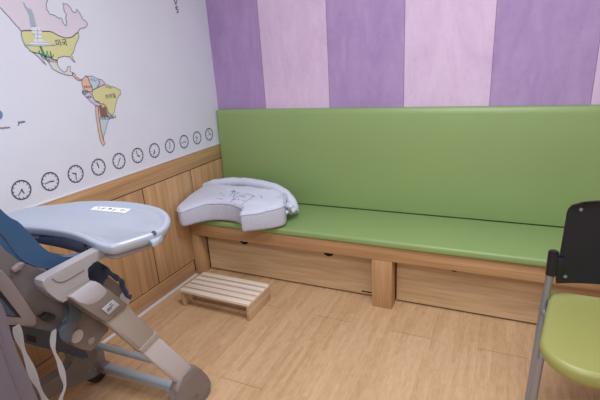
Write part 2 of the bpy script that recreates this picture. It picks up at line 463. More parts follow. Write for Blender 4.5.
MAPS = {
 'canada_print': ('lilac', 0, [(-8, 1), (0, 7.5), (6, 14), (10, 18), (14, 23), (19, 28), (21, 31), (35, 31), (50, 31.5), (58, 35.5), (65, 38), (72, 37), (75.5, 33.5), (78, 32), (79.5, 29), (85, 27.5), (87.5, 24), (85, 20.5), (82, 18.5), (79.5, 13), (76.5, 9), (75.5, 12.8), (72.5, 12), (70.5, 8), (66.5, 4), (62.5, 3.5), (63.5, 8), (64, 11), (66.5, 14.5), (65.5, 19), (66.7, 24), (65.5, 25.8), (63, 23.5), (61.5, 18.5), (58.5, 18.2), (54, 15.2), (49.5, 14.2), (46.5, 9.5), (45.8, 5), (47.5, 0), (50, -6), (40, -14), (24, -16), (8, -14), (-6, -9)]),
 'usa_print': ('yellow', 1, [(21, 31), (28, 30.3), (35, 30.6), (50, 31.5), (58, 35.5), (65, 38), (72, 37), (76, 33.5), (78, 32), (79, 37), (77, 41), (75, 45), (74, 50), (71, 55), (73, 59.5), (75, 62.3), (72.8, 61), (69.5, 56.5), (64, 56), (58, 57.5), (57, 60.5), (53, 59), (50, 57.5), (46, 56.5), (43, 53.5), (37, 53), (30, 51), (25, 46), (22, 39)]),
 'mexico_print': ('cream', 1, [(32, 52), (37, 53.3), (43, 54), (46, 57), (50, 58), (53, 59.5), (57, 61), (57, 64.5), (60, 69), (64, 72.5), (66.5, 71), (67.3, 67), (70, 66.5), (69.8, 71.5), (73, 73), (72, 75.5), (65, 74.5), (58, 72), (52, 68.5), (48, 62), (44, 58.5), (40, 54.5), (46, 65), (41, 60), (36, 55)]),
 'central_america_print': ('peach', 1, [(72, 72.8), (75, 74), (76, 77), (80, 79.6), (82.5, 79), (82, 80.8), (78, 80.5), (74.5, 78), (72, 75.2)]),
 'colombia_print': ('peach', 1, [(82.5, 79), (85, 76), (88, 78), (90, 84), (92, 87), (92, 91.3), (88, 91.5), (83, 89), (81.5, 83)]),
 'venezuela_print': ('sky', 1, [(85, 76), (92, 76), (98, 79), (99.5, 83), (96.5, 88), (93, 90), (90, 84), (88, 78)]),
 'guyana_print': ('violet', 1, [(98, 79), (102, 80), (105, 83), (101, 86), (96.5, 88), (99.5, 83)]),
 'ecuador_print': ('teal', 2, [(82, 90.5), (86, 91), (88, 92.5), (85, 94.5), (82, 93.5)]),
 'peru_print': ('violet', 1, [(82, 92), (88, 91.5), (92, 95), (94, 100), (99, 103), (101, 107), (95.5, 106), (90, 101), (84, 95)]),
 'brazil_print': ('yellow', 1, [(92, 91.3), (93, 90), (96.5, 88), (101, 86), (105, 84.5), (110, 86), (116, 88), (120, 90), (120.5, 94), (117, 99), (115, 106), (114, 112), (112, 116), (108, 113), (107, 108), (104, 104), (99, 103), (94, 100), (92, 95)]),
 'chile_print': ('peach', 2, [(95.5, 105), (98, 107), (98.5, 115), (100, 125), (102, 135), (104, 142), (105, 144), (103, 146), (101, 143), (98, 130), (96, 118)]),
 'argentina_print': ('sky', 1, [(98, 107), (104, 104), (108, 112), (112, 116), (109, 119), (107, 123), (105.5, 130), (103, 137), (104, 142), (102, 135), (100, 125), (98.5, 115)]),
}
for nm, (mk, lay, px) in MAPS.items():
    o = flat_poly(nm, px, pm[mk], lay, wmap)
    bm = bmesh.new(); ps = [wp(a, b, 4) for a, b in px]; ps.append(ps[0].copy())
    # slightly wobbly coast line
    q = []
    for a, b in zip(ps, ps[1:]):
        q.append(a)
        md = (a+b)/2; j = .002; q.append(md+Vector((0, random.uniform(-j, j), random.uniform(-j, j))))
    q.append(ps[-1])
    ribbon(bm, q, .0028); finish('coast_line', bm, pm['line'], o, smooth=False)
# statue with raised arm on a stepped pedestal
st = flat_poly('statue_print', [(22.5, 2), (24, 3), (26, 7), (28.5, 9), (30.5, 8.5), (31.5, 11), (33, 14), (34.5, 20), (36, 26.5), (31, 27.5), (30, 22), (29, 16), (27, 11), (24.5, 7)], pm['statue'], 5, wmap)
pdl = flat_poly('pedestal_print', [(30, 28), (34, 26.5), (39, 27.5), (40, 31), (41.5, 31), (41, 36), (43, 41), (48, 42), (48, 44), (55, 44.6), (40, 46), (24.5, 45), (30, 43.5), (30, 42), (33.5, 41), (34.5, 35), (32, 33)], pm['white'], 5, wmap)
bm = bmesh.new()
for a, b in (((31, 30.5), (40, 31)), ((33, 34), (41, 34.5)), ((34, 38), (42, 38.5)), ((30, 42), (48, 42.5)), ((24.5, 44.5), (55, 45)), ((37, 28), (37.5, 41)), ((24.5, 45), (40, 46)), ((40, 46), (55, 45))):
    ribbon(bm, [wp(*a, 6), wp(*b, 6)], .0025)
finish('pedestal_line', bm, pm['statue'], pdl, smooth=False)
bm = bmesh.new()
for pl, w in (([(40, 46), (41.5, 50), (44, 55), (46, 59.5)], .010), ([(38.5, 50.5), (39.5, 54), (43, 55.5)], .006), ([(46.8, 51), (46.5, 55), (44, 57)], .006), ([(50, 51.5), (50.5, 55), (51.5, 58.5)], .006), ([(48, 54.5), (49, 57), (51, 57)], .004), ([(53, 54), (52.8, 56.5), (51, 57.5)], .004)):
    ribbon(bm, [wp(a, b, 6) for a, b in pl], w)
finish('cactus_print', bm, pm['green'], wmap, smooth=False)
bl = flat_poly('building_print', [(98.5, 105.5), (101, 105), (102, 108), (105, 106), (107, 113), (108, 116.5), (100.5, 117), (99.5, 112)], pm['brown'], 5, wmap)
fp = [wp(-1+3.5*math.cos(a), 115+4.5*math.sin(a), 3) for a in [2*PI*k/20 for k in range(20)]]
flat_poly('blue_patch_print', None, pm['blue'], 3, wmap, world=fp)
flat_poly('peach_patch_print', [(98.5, 105.3), (104.5, 103.8), (107.5, 107), (104, 108), (99, 108)], pm['peach'], 3, wmap)

def wall_text(name, txt, px0, px1, py, parent, mat, lay=6):
    """country name lettered on the wall between two points"""
    cu = bpy.data.curves.new(name, 'FONT'); cu.body = txt; cu.size = 1; cu.align_x = 'LEFT'; cu.resolution_u = 2
    ob = bpy.data.objects.new(name, cu); COL.objects.link(ob)
    bpy.context.view_layer.update()
    me = bpy.data.meshes.new_from_object(ob.evaluated_get(bpy.context.evaluated_depsgraph_get()))
    bpy.data.objects.remove(ob); bpy.data.curves.remove(cu)
    xs = [v.co.x for v in me.vertices]; ys = [v.co.y for v in me.vertices]
    if not xs: return
    a = wp(px0, py[0], lay); b = wp(px1, py[1], lay)
    L = (b-a).length/(max(xs)-min(xs)); d = (b-a).normalized(); up = Vector((1, 0, 0)).cross(d).normalized()
    if up.z < 0: up = -up
    for v in me.vertices:
        v.co = a+d*((v.co.x-min(xs))*L)+up*((v.co.y-min(ys))*L)
    me.materials.clear(); me.materials.append(mat); me.name = name
    o = bpy.data.objects.new(name, me); COL.objects.link(o); o.parent = parent
    return o
wall_text('lettering', '미국', 56.5, 67.5, (46.5, 46), wmap, pm['text'])
wall_text('lettering', '멕시코', 47.5, 57.5, (62.8, 63.2), wmap, pm['text'])
wall_text('lettering', '브라질', 105.5, 115.5, (99, 97.5), wmap, pm['text'])
wall_text('lettering', '콜롬비아', 83.5, 91, (88, 88), wmap, pm['text'])
wall_text('lettering', '페루', 87, 91.5, (98.5, 98.5), wmap, pm['text'])
wall_text('lettering', '아르헨티나', 100, 116, (120.5, 118.5), wmap, pm['text'])
bm = bmesh.new()
def squig(px0, py0, px1, py1, amp, n, w=.003, lay=6):
    pts = []
    for i in range(n*3+1):
        t = i/(n*3); pts.append(wp(px0+(px1-px0)*t, py0+(py1-py0)*t+amp*math.sin(i*1.7+px0), lay))
    ribbon(bm, pts, w)
def hw():
    global bm
    finish('handwriting', bm, pm['text'], wmap, smooth=False); bm = bmesh.new()
squig(18.5, 122.5, 24.5, 121.5, .9, 4); hw(); ribbon(bm, [wp(18.3, 121, 6), wp(18.6, 124, 6), wp(17.6, 125.6, 6)], .003)
hw(); squig(-3, 128.3, 9.8, 127.3, .7, 6); hw(); squig(90, 79, 96, 81, .8, 3, .002); hw(); squig(105, 86.5, 111, 88, .8, 3, .002); hw()
squig(109, 118.5, 114, 117, .5, 3, .002); hw(); squig(95, 102, 99, 101.5, .6, 3, .002); hw()
ribbon(bm, [wp(173.4, -.5, 6), wp(174.6, 1.7, 6), wp(175.4, 4.6, 6)], .005); ribbon(bm, [wp(176.9, -.5, 6), wp(176.2, 2, 6), wp(175.4, 4.6, 6)], .005); hw()
ribbon(bm, [wp(a, b, 6) for a, b in ((177.7, 7.6), (176.3, 6.6), (175.2, 7.3), (175.6, 8.7), (177.6, 9.7), (178.2, 11.3), (177, 12.7), (176.2, 12.3))], .006)
finish('handwriting', bm, pm['text'], wmap, smooth=False)
adopt(wmap)

# clock faces printed in a row above the wood
CLK = [(356, 100, 'three'), (215, 300, 'ten forty'), (258, 112, 'quarter to four'), (4, 212, 'seven'), (218, 192, 'six forty'), (350, 118, 'four'), (214, 36, 'one thirty-five'), (347, 357, 'twelve'), (188, 296, 'nine thirty'), (262, 98, 'quarter to three'), (224, 158, 'five forty')]
CLAB = ['clock print nearest the green back cushion, hands at three', 'second clock print from the green back cushion, hands near ten thirty-five',
        'third clock print from the green back cushion, both hands drooping sideways', 'clock print showing about seven, fourth from the green back cushion',
        'clock print with both hands pointing down left, fifth from the green back cushion', 'clock print showing four, right of the one with a straight slanting hand line',
        'clock print whose two hands form one straight slanting line', 'clock print with both hands straight up at twelve, above the tray',
        'clock print showing half past nine, third from the left end', 'clock print with hands spread level like a flat line, second from the left end', 'largest-looking clock print at the left end above the blue seat, hands near five thirty-five']
for i in range(11):
    yc, zc, R = -.1449-i*.1353, .9118, .0435
    c = empty('wall_clock_print', (0, yc, zc))
    tag(c, CLAB[i], 'clock print', 'row of clock prints above the wood panelling')
    def P(r, ang, x=.0016): return Vector((x, -0 + r*math.sin(ang), r*math.cos(ang)))
    # +y is to the right on this wall
    bm = bmesh.new(); N = 40
    for k in range(N):
        a0, a1 = 2*PI*k/N, 2*PI*(k+1)/N
        bm.faces.new([bm.verts.new(P(R-.0058, a0)), bm.verts.new(P(R, a0)), bm.verts.new(P(R, a1)), bm.verts.new(P(R-.0058, a1))])
    finish('dial_ring', bm, pm['clock'], c, smooth=False)
    bm = bmesh.new()
    for k in range(12):
        a = 2*PI*k/12; ribbon(bm, [P(R-.006, a), P(R-.0125, a)], .0028)
    finish('hour_marks', bm, pm['clock'], c, smooth=False)
    mi, ho, _ = CLK[i]
    bm = bmesh.new(); ribbon(bm, [P(.006, math.radians(mi+180), .002), P(R*.66, math.radians(mi), .002)], .0036); finish('minute_hand', bm, pm['text'], c, smooth=False)
    bm = bmesh.new(); ribbon(bm, [P(.004, math.radians(ho+180), .0023), P(R*.45, math.radians(ho), .0023)], .0046); finish('hour_hand', bm, pm['text'], c, smooth=False)

# ------------------------------------------------------------------ slatted step stool
stool = empty('step_stool', (.428, -.748, 0))
tag(stool, 'low pale pine step stool with slatted top on the floor before the bench', 'step stool')
W2, D2, H = .243, .120, .110
def so(name, *a, mat=None, bev=.0015):
    return boxo(name, *a, mat or M['pine'], stool, bev)
for k in range(5):
    y0 = -D2+k*(2*D2+.013)/5
    so('slat', -W2, W2, y0, y0+.0376, H-.016, H)
for s in (-1, 1):
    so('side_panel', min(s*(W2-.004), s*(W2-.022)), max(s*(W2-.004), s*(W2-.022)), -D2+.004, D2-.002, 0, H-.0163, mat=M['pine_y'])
so('stretcher', -W2+.0225, W2-.0225, D2-.022, D2-.006, .02, .055, mat=M['pine'])
so('stretcher', -W2+.0225, W2-.0225, -.01, .006, H-.045, H-.0165, mat=M['pine'])
stool.rotation_euler.z = math.radians(-.6)

# ------------------------------------------------------------------ nursing pillow
pil = empty('nursing_pillow', tuple(at(225, 215, 2, .423)))
tag(pil, 'crescent shaped white nursing pillow with dotted drawing on the green seat cushion', 'nursing pillow')
ZP = .53
def tilt(px, py, dz=0, z0=.54, b=.20):
    d = _f + _r*((px-300)/FPX) + _u*((200-py)/FPX)
    # plane z = z0+dz + b*(y+.62)
    t = (z0+dz+b*(CAM.y+.62)-CAM.z)/(d.z-b*d.y)
    return CAM+d*t
c8 = lambda l: [(165+a*.25, 160+b*.25) for a, b in l]
top_px = c8([(48, 190), (60, 165), (85, 143), (120, 120), (160, 104), (215, 98), (270, 100), (330, 104), (400, 112), (445, 122), (472, 138), (481, 158), (474, 178), (435, 193), (380, 205), (330, 214), (303, 218), (304, 205), (310, 193), (285, 178), (255, 170), (215, 167), (170, 170), (130, 180), (90, 195), (60, 203)])
out = [tilt(a, b) for a, b in top_px]
for p in out: p.x = max(p.x, .03); p.y = min(p.y, -.10); p.z = ZP
out = crom(out, 4)
def pw(v):
    k = noise.noise(v*9)*.006+noise.noise(v*25)*.002
    z = (v.z-.4235)/.107
    v = Vector((v.x, v.y, v.z+(.010+.20*(v.y+.62))*z+.03*(1-z)*max(0, min(1, (v.y+.62)/.5))))
    # soft cotton : sags at the outer back edge
    return Vector((v.x+noise.noise(Vector((v.x*16, v.y*16, 3)))*.006*z, v.y+noise.noise(Vector((v.x*16, v.y*16, 9)))*.005*z, v.z+(k if z > .5 else 0)))
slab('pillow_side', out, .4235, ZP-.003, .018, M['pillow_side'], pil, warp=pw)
def inset(o, d):
    n = len(o); a = sum(o[i].x*o[(i+1) % n].y-o[(i+1) % n].x*o[i].y for i in range(n)); sg = 1 if a > 0 else -1; r = []
    for i in range(n):
        t = (o[(i+1) % n]-o[i-1]); t = Vector((t.x, t.y)).normalized(); r.append(Vector((o[i].x-t.y*sg*d, o[i].y+t.x*sg*d, o[i].z)))
    return r
slab('pillow_top', inset(out, .004), ZP-.020, ZP+.004, .012, M['pillow'], pil, warp=pw)
pc = [pw(Vector((p.x, p.y, ZP-.008))) for p in out]
bm = bmesh.new(); sweep(bm, pc+[pc[0]], .0028, 6, cap=False); finish('piping', bm, M['pillow'], pil)
# lumbar belt behind and round the right end
bp = [at(a, b, 2, z) for a, b, z in [(197, 189, .565), (203, 185.5, .575), (212, 183, .59), (226, 181, .60), (242, 180.8, .60), (257, 182.5, .60), (270, 185.5, .59), (280, 190, .575), (288, 196, .55), (293, 204, .51), (294, 210, .48)]]
bp = crom(bp, 4, False)
n = len(bp); rr = [(.027+.008*i/n)*min(1, .35+3*min(i/n, 1.12-i/n)) for i in range(n)]
bm = bmesh.new(); sweep(bm, bp, rr, 12, (1.1, 1.2)); 
for v in bm.verts: v.co += Vector((0, -.012, -.010+noise.noise(v.co*22)*.006))
finish('lumbar_belt', bm, M['pillow'], pil)
bm = bmesh.new()
for cx, cy, cz, r, sc in ((288, 206, .52, .032, (1.3, .8, .7)), (292, 209, .50, .026, (1, 1, .8)), (285, 212, .50, .022, (1.2, .9, .8))):
    p = at(cx, cy, 2, cz)
    g = bmesh.ops.create_icosphere(bm, subdivisions=3, radius=r, matrix=Matrix.Translation(p) @ Matrix.Diagonal((*sc, 1)))
for v in bm.verts: v.co += Vector((noise.noise(v.co*60), noise.noise(v.co*60+Vector((5, 0, 0))), noise.noise(v.co*60+Vector((0, 5, 0)))))*.007
finish('belt_knot', bm, M['pillow'], pil)
for pth in ([(279, 196, .59), (284, 203, .56), (289, 209, .52), (291, 214, .47)], [(281, 187, .59), (285, 193, .575), (284, 201, .56), (282, 210, .53)], [(286, 207, .52), (292, 205, .51), (297, 208, .47), (296, 213, .445)]):
    pts = crom([at(*a[:2], 2, a[2]) for a in pth], 4, False)
    bm = bmesh.new(); sweep(bm, pts, .012, 8, (1.1, .35)); finish('belt_strap', bm, M['pillow_side'], pil)
# drawing printed on the upper face
bm = bmesh.new()
def pp(a, b): 
    p = tilt(205+a*.1, 175+b*.1, .006); return pw(Vector((p.x, p.y, ZP+.004)))+Vector((0, 0, .0015))
for pl, w in (([(255, 270), (290, 235), (330, 215), (400, 195), (440, 195)], .0025), ([(440, 195), (490, 212), (430, 250), (360, 297)], .0025), ([(50, 243), (85, 243), (100, 236), (165, 236), (170, 245)], .003), ([(255, 165), (300, 155), (305, 165), (270, 172)], .006), ([(245, 210), (270, 190), (285, 175)], .0025), ([(280, 225), (300, 205), (295, 190)], .0025), ([(345, 215), (370, 210), (400, 222)], .003), ([(330, 255), (335, 240)], .003), ([(365, 252), (395, 258)], .003), ([(285, 245), (310, 250)], .003), ([(150, 178), (170, 190)], .0025), ([(180, 203), (195, 208)], .003), ([(555, 205), (570, 230)], .0025), ([(480, 208), (500, 212)], .004)):
    ribbon(bm, [pp(a, b) for a, b in pl], w*1.2, Vector((0, 0, 1)))
finish('drawing_print', bm, plain('print_ink_blue', '#66708c', .9), pil, smooth=False)
bm = bmesh.new(); ribbon(bm, [pp(312, 184), pp(330, 182), pp(350, 180)], .009, Vector((0, 0, 1))); finish('yellow_print', bm, plain('print_yellow', '#d6dc8c', .9), pil, smooth=False)
adopt(pil)

# ------------------------------------------------------------------ stacking chair on the right
ch = empty('stacking_chair', (2.28, -1.10, 0))
tag(ch, 'green seated chair with black plastic backrest and grey metal legs at the right edge', 'chair')
CX = 2.285
def rounded(cx, cy, hw0, hw1, y0, y1, rb, rf, n=8):
    """outline: back at y1 (half width hw1, radius rb), front at y0 (hw0, rf)"""
    pts = []
    for (sx, y, hw, r, a0) in ((1, y1, hw1, rb, 0), (-1, y1, hw1, rb, 90), (-1, y0, hw0, rf, 180), (1, y0, hw0, rf, 270)):
        cxx = cx+sx*(hw-r); cyy = y-r if y == y1 else y+r
        for k in range(n+1):
            a = math.radians(a0+90*k/n); pts.append(Vector((cxx+r*math.cos(a), cyy+r*math.sin(a), 0)))
    return pts
sp = rounded(CX, 0, .262, .215, -1.355, -.885, .035, .13)
def sw(v):
    w = (v.y+1.12)/.235
    return Vector((v.x, v.y, v.z-.018*max(0, -w-.3)**2+.010*math.cos((v.x-CX)/.26*PI/2)*(1 if v.z > .455 else 0)))
slab('seat', sp, .425, .472, .019, M['green_seat'], ch, nring=5, warp=sw)
# backrest shell, slightly curved
bm = bmesh.new(); XL, Z0, Z1 = 2.082, .525, .838
NX, NZ = 26, 22
def bk(u, v, back):
    # u,v in -1..1 with superellipse corners towards the top
    z = Z0+(Z1-Z0)*(v+1)/2; hw = CX-XL
    if v > .72:
        k = (v-.72)/.28; hwv = hw-.045*(1-math.sqrt(max(0, 1-k*k)))
    elif v < -.93: hwv = hw-.004
    else: hwv = hw
    hwv -= .012*(v+1)/2
    x = CX+u*hwv
    yb = -.93+.045*(1-(u*u))+.03*(v+1)/2
    return Vector((x, yb+(.011 if back else 0), z))
g = [[[bm.verts.new(bk(-1+2*i/NX, -1+2*j/NZ, b)) for i in range(NX+1)] for j in range(NZ+1)] for b in (0, 1)]
for b in (0, 1):
    for j in range(NZ):
        for i in range(NX): bm.faces.new((g[b][j][i], g[b][j][i+1], g[b][j+1][i+1], g[b][j+1][i]))
for i in range(NX):
    for j in (0, NZ): bm.faces.new((g[0][j][i], g[0][j][i+1], g[1][j][i+1], g[1][j][i]))
for j in range(NZ):
    for i in (0, NX): bm.faces.new((g[0][j][i], g[0][j+1][i], g[1][j+1][i], g[1][j][i]))
bkr = finish('backrest', bm, M['black'], ch, ang=50)
for sx in (-1, 1):
    for (x, v) in ((.150, .80), (.172, -.82)):
        z = Z0+(Z1-Z0)*(v+1)/2; u = sx*x/(CX-XL); y = -.93+.045*(1-u*u)+.03*(v+1)/2-.002
        cyl('screw', (CX+sx*x, y-.001, z), (0, 1, 0), .0065, .006, M['chrome'], bkr, 12, .001)
for s in (-1, 1):
    xl = CX+s*.232
    tube('rear_leg', crom([(xl-s*.012, -.93, .60), (xl-s*.006, -.935, .50), (xl, -.95, .40), (xl+s*.005, -.97, .30), (xl+s*.018, -1.02, .02), (xl+s*.018, -1.02, .0)], 5, False)[:-1], .0135, M['chrome'], ch, 16)
    tube('front_leg', crom([(xl-s*.02, -1.05, .413), (xl-s*.005, -1.15, .410), (xl+s*.012, -1.19, .395), (xl+s*.020, -1.20, .33), (xl+s*.028, -1.22, .012)], 5, False), .0115, M['chrome'], ch, 14)
    cyl('end_cap', (xl-s*.012, -.929, .605), (0, 0, 1), .0180, .100, M['black'], ch, 24, .004)
    boxo('bracket', min(xl, xl-s*.05), max(xl, xl-s*.05), -.938, -.922, .575, .635, M['black'], ch, .003)
    tube('seat_rail', [(xl, -.945, .412), (xl-s*.012, -1.0, .413), (xl-s*.02, -1.06, .413)], .0115, M['chrome'], ch, 12)
tube('cross_rail', [(CX-.232, -.946, .413), (CX+.232, -.946, .413)], .011, M['chrome'], ch, 12)
adopt(ch)

# ------------------------------------------------------------------ high chair
hc = empty('high_chair', (.5, -1.7, 0))
tag(hc, 'greige feeding high chair with pale tray and blue seat pad, by the left wall', 'high chair')
XO, XI = .785, .748
# tray
tp = [(60, 203.5), (85, 200.5), (120, 200.5), (145, 203.5), (162, 208), (169.5, 215), (169, 222), (162, 229), (147, 235), (131, 240), (118, 244), (109, 245.5), (100, 244.5), (90, 240.5), (80, 235.8), (68, 232), (50, 228.7), (32, 226.8), (15, 226.2)]
ZT = .885
tw = [at(a, b, 2, ZT) for a, b in tp]
tw += [Vector((.27, -1.80, ZT)), Vector((.215, -1.80, ZT)), Vector((.175, -1.755, ZT)), Vector((.165, -1.68, ZT)), Vector((.195, -1.59, ZT))]
to = crom(tw, 4)
bm = bmesh.new(); n = len(to)
def ring(d, z): return [bm.verts.new((p.x, p.y, z)) for p in inset(to, d)]
rg = [ring(.010, ZT-.036), ring(.003, ZT-.026), ring(0, ZT-.010), ring(.002, ZT-.003), ring(.008, ZT), ring(.016, ZT), ring(.022, ZT-.004), ring(.029, ZT-.012), ring(.038, ZT-.016)]
for a, b in zip(rg, rg[1:]):
    for i in range(n): bm.faces.new((a[i], a[(i+1) % n], b[(i+1) % n], b[i]))
f = bm.faces.new(rg[-1]); f2 = bm.faces.new(rg[0][::-1]); tess(bm, [f, f2])
tray = finish('tray', bm, M['tray'], hc, ang=60)
slab('tray_base', inset(to, .018), ZT-.056, ZT-.0365, .006, M['tray_base'], hc)
gd = crom([at(a, b, 2, .832) for a, b in [(-14, 232.5), (6, 231.5), (25, 234.5), (40, 237.8), (55, 240.5), (70, 244), (86, 249)]], 5, False)
tube('tray_guard', gd, .023, M['tray_under'], hc, 14, (.35, 1.0))
# paper note on the tray
zt = ZT-.0155
q = [at(a, b, 2, zt) for a, b in [(96, 206), (131, 209), (125, 213), (90, 209.7)]]
bm = bmesh.new(); bm.faces.new([bm.verts.new(p) for p in q]); r = bmesh.ops.extrude_face_region(bm, geom=list(bm.faces))
for v in [g for g in r['geom'] if isinstance(g, bmesh.types.BMVert)]: v.co.z += .0006
note = finish('paper_label', bm, M['paper'], tray, smooth=False); note['label'] = 'white paper strip with black writing'
bm = bmesh.new()
def np_(u, v):
    p = q[3].lerp(q[2], u).lerp(q[0].lerp(q[1], u), v); return Vector((p.x, p.y, zt+.0010))
for c in range(5):
    u = .10+c*.165
    for s in range(4):
        a = (u+random.uniform(0, .09), random.uniform(.2, .8)); b = (u+random.uniform(.02, .12), random.uniform(.2, .8))
        ribbon(bm, [np_(*a), np_(*b)], .0035, Vector((0, 0, 1)))
finish('writing', bm, M['ink'], tray, smooth=False)
bm = bmesh.new(); ribbon(bm, [np_(.885, .42), np_(.92, .6)], .008, Vector((0, 0, 1))); finish('orange_mark', bm, M['orange'], tray, smooth=False)
# release tab on the right rim
tb = [at(a, b, 2, ZT-.02) for a, b in [(149, 233), (153, 227), (159, 225.5), (164, 229), (162, 235), (158, 239.5), (152, 242), (149, 239)]]
bm = bmesh.new(); prism(bm, crom(tb, 2), Vector((0, 0, -.018)), .003); finish('release_tab', bm, M['tray'], hc)
p = at(153.5, 233.5, 2, ZT-.006); cyl('release_button', p, (.75, -.55, .35), .0085, .016, M['tray_under'], hc, 16, .002)

# armrest + carriage + telescopic leg (near side), repeated on the far side
arm_px = [(43, 283), (43.5, 280), (52, 275), (76, 262), (98, 250.5), (104, 248), (106, 250), (109, 256), (100, 260), (91, 264), (87, 268.5), (87, 274.5), (90, 280), (84, 285.5), (68, 297), (64, 303), (54, 297), (45, 289)]
car_px = [(66, 296.5), (89, 281), (92, 280.5), (96, 281.3), (108, 289.5), (127, 304), (124, 307.5), (116, 315), (105, 322.5), (85, 309)]
cap_px = [(67, 296.5), (89, 281.4), (91.5, 281), (94.5, 281.2), (99, 283.6), (106.5, 289.4), (105.5, 293), (102.5, 297), (97.5, 301), (91.5, 304), (86.5, 305.3), (78, 302)]
leg1_px = [(120, 299), (127.5, 304.5), (158.5, 335), (141, 352), (104, 321), (108, 312)]
leg2_px = [(158.3, 335), (193.8, 366.5), (179.5, 383.8), (142.5, 352.3)]
col_px = [(156.5, 332), (160.5, 335.5), (143.5, 353.5), (139.5, 350)]
foot_px = [(193, 365.5), (203, 371.5), (209.5, 380), (211.5, 389), (209.5, 399), (204, 409), (196, 414), (182, 415), (176, 407), (177, 396), (179, 383.5)]
def yz(px, X=XO): return [at(a, b, 0, X) for a, b in px]
def sidepart(name, px, mat, x0, x1, bev, sm, far=False, seg=3, zfloor=False):
    pts = yz(px)
    if zfloor:
        for p in pts: p.z = max(p.z, .0)
    if sm: pts = crom(pts, sm)
    if zfloor:
        for p in pts: p.z = max(p.z, .0)
    for p in pts: p.x = x0
    bm = bmesh.new(); prism(bm, pts, Vector((x1-x0, 0, 0)), bev, seg)
    return finish(name, bm, mat, hc)
for far in (False, True):
    def X(a): return a if not far else .985-a      # mirror about the chair's middle
    arm = sidepart('armrest', arm_px, M['greige'], X(XO), X(XI), .010, 3)
    # soft light groove line along the armrest
    bm = bmesh.new(); gp = [at(a, b, 0, XO) for a, b in [(52, 278.5), (56, 281.5), (62, 282), (70, 278.5), (84, 270)]]
    for p in gp: p.x = X(XO+.0006)
    sweep(bm, crom(gp, 3, False), .0014, 6); finish('groove', bm, M['shell'], arm)
    e = [at(a, b, 0, XO) for a, b in [(103.5, 247.5), (107, 247.3), (112, 254.5), (110.5, 257), (107.5, 256)]]
    for p in e: p.x = X(XO+.002)
    bm = bmesh.new(); prism(bm, e, Vector((X(XI-.002)-X(XO+.002), 0, 0)), .001); finish('armrest_end', bm, M['tray_under'], arm)
    car = sidepart('height_carriage', car_px, M['brown'], X(XO+.006), X(XI-.01), .006, 0)
    car['label'] = 'brown sliding carriage with white cap'
    pts = yz(cap_px)
    for p in pts: p.x = X(XO+.0065)
    bm = bmesh.new(); prism(bm, pts, Vector((X(XI)-X(XO+.0095), 0, 0)), .004); cp = finish('white_cap', bm, M['greige_pale'], car)
    if not far:
        pts = yz([(101.5, 309), (112.5, 299.5), (119, 304.5), (108, 314.8)], XO+.006)
        bm = bmesh.new(); prism(bm, pts, Vector((.0035, 0, 0)), .001); fr = finish('label_plate', bm, M['greige_pale'], car)
        bm = bmesh.new()
        cx = [(110.5, 304.2), (110.3, 307.2), (109.8, 309.6)]
        for (a, b), h in zip(cx, (1.1, 3.2, 2.2)):
            ribbon(bm, [at(a-h, b+h*.85, 0, XO+.0101), at(a+h, b-h*.85, 0, XO+.0101)], .003)
        finish('label_print', bm, M['ink'], car, smooth=False)
    if not far:
        l1 = sidepart('leg', leg1_px, M['leg_beige'], X(XO-.002), X(XI+.002), .012, 0); l1['label'] = 'near front leg with beige upper sleeve and grey lower tube'
        for nm, px, mt, e in (('lower_tube', leg2_px, M['leg_grey'], 0), ('collar', col_px, M['leg_beige'], .004)):
            pts = yz(px)
            for p in pts: p.x = XO-.004+e
            bm = bmesh.new(); prism(bm, pts, Vector((XI-XO+.008-2*e, 0, 0)), .010 if e == 0 else .003, 3); finish(nm, bm, mt, l1)
        ft = sidepart('foot', foot_px, M['brown'], XO+.002, XI-.002, .012, 3, zfloor=True)
        bm = bmesh.new(); ribbon(bm, crom([at(a, b, 0, XO+.0028) for a, b in [(193.5, 399), (195, 396.5), (197.5, 394.8), (198.3, 396.5), (196.5, 399.5)]], 3, False), .0022); finish('foot_mark', bm, M['ink'], ft, smooth=False)
        boxo('floor_rail', XI+.002, XO-.002, -2.10, -1.47, 0, .05, M['brown'], hc, .012, 3)
        cyl('wheel', (XI+.01, -2.12, .034), (1, 0, 0), .034, .03, M['wheel'], hc)
# far side : slate leg, brown foot shell with its wheel and floor rail
XF = .245
l2 = side('leg', [(-30, 306), (-22, 303), (10, 322.5), (45, 329), (68, 335), (82, 345), (88.5, 356), (85, 358.5), (62, 352.5), (14, 340), (-34, 324)], XF+.012, XF+.003, M['slate'], hc, .006, 2)
l2['label'] = 'slate blue far leg with a dark slot'
side('leg_slot', [(26, 334.5), (36, 336.5), (36.5, 343), (27, 341)], XF+.0128, XF+.0115, M['black'], l2, .001)
def fl(pts): 
    for p in pts: p.z = max(p.z, 0)
    return pts
fpx = [(64, 341), (74, 338), (86, 337), (97, 341), (104, 349), (107.3, 360), (105, 370), (99, 376), (90, 380), (80, 384.5), (66, 391), (40, 405), (20, 418), (4, 412), (20, 401), (30, 395), (46, 385), (58, 377), (68, 370.5), (73, 366), (75.5, 360), (73, 352)]
pts = fl([at(a, b, 0, XF+.01) for a, b in fpx]); pts = fl(crom(pts, 2))
for p in pts: p.x = XF+.002
bm = bmesh.new(); prism(bm, pts, Vector((-.05, 0, 0)), .006); ff = finish('foot', bm, M['brown'], hc)
wc = at(94, 366, 0, XF-.02); cyl('wheel', (XF-.02, wc.y+.004, .052), (1, 0, 0), .052, .040, M['wheel'], hc)
for a, b in ((89.5, 371.3), (95.5, 369)): cyl('bolt', at(a, b, 0, XF+.003), (1, 0, 0), .003, .003, M['greige_pale'], ff, 10, 0)
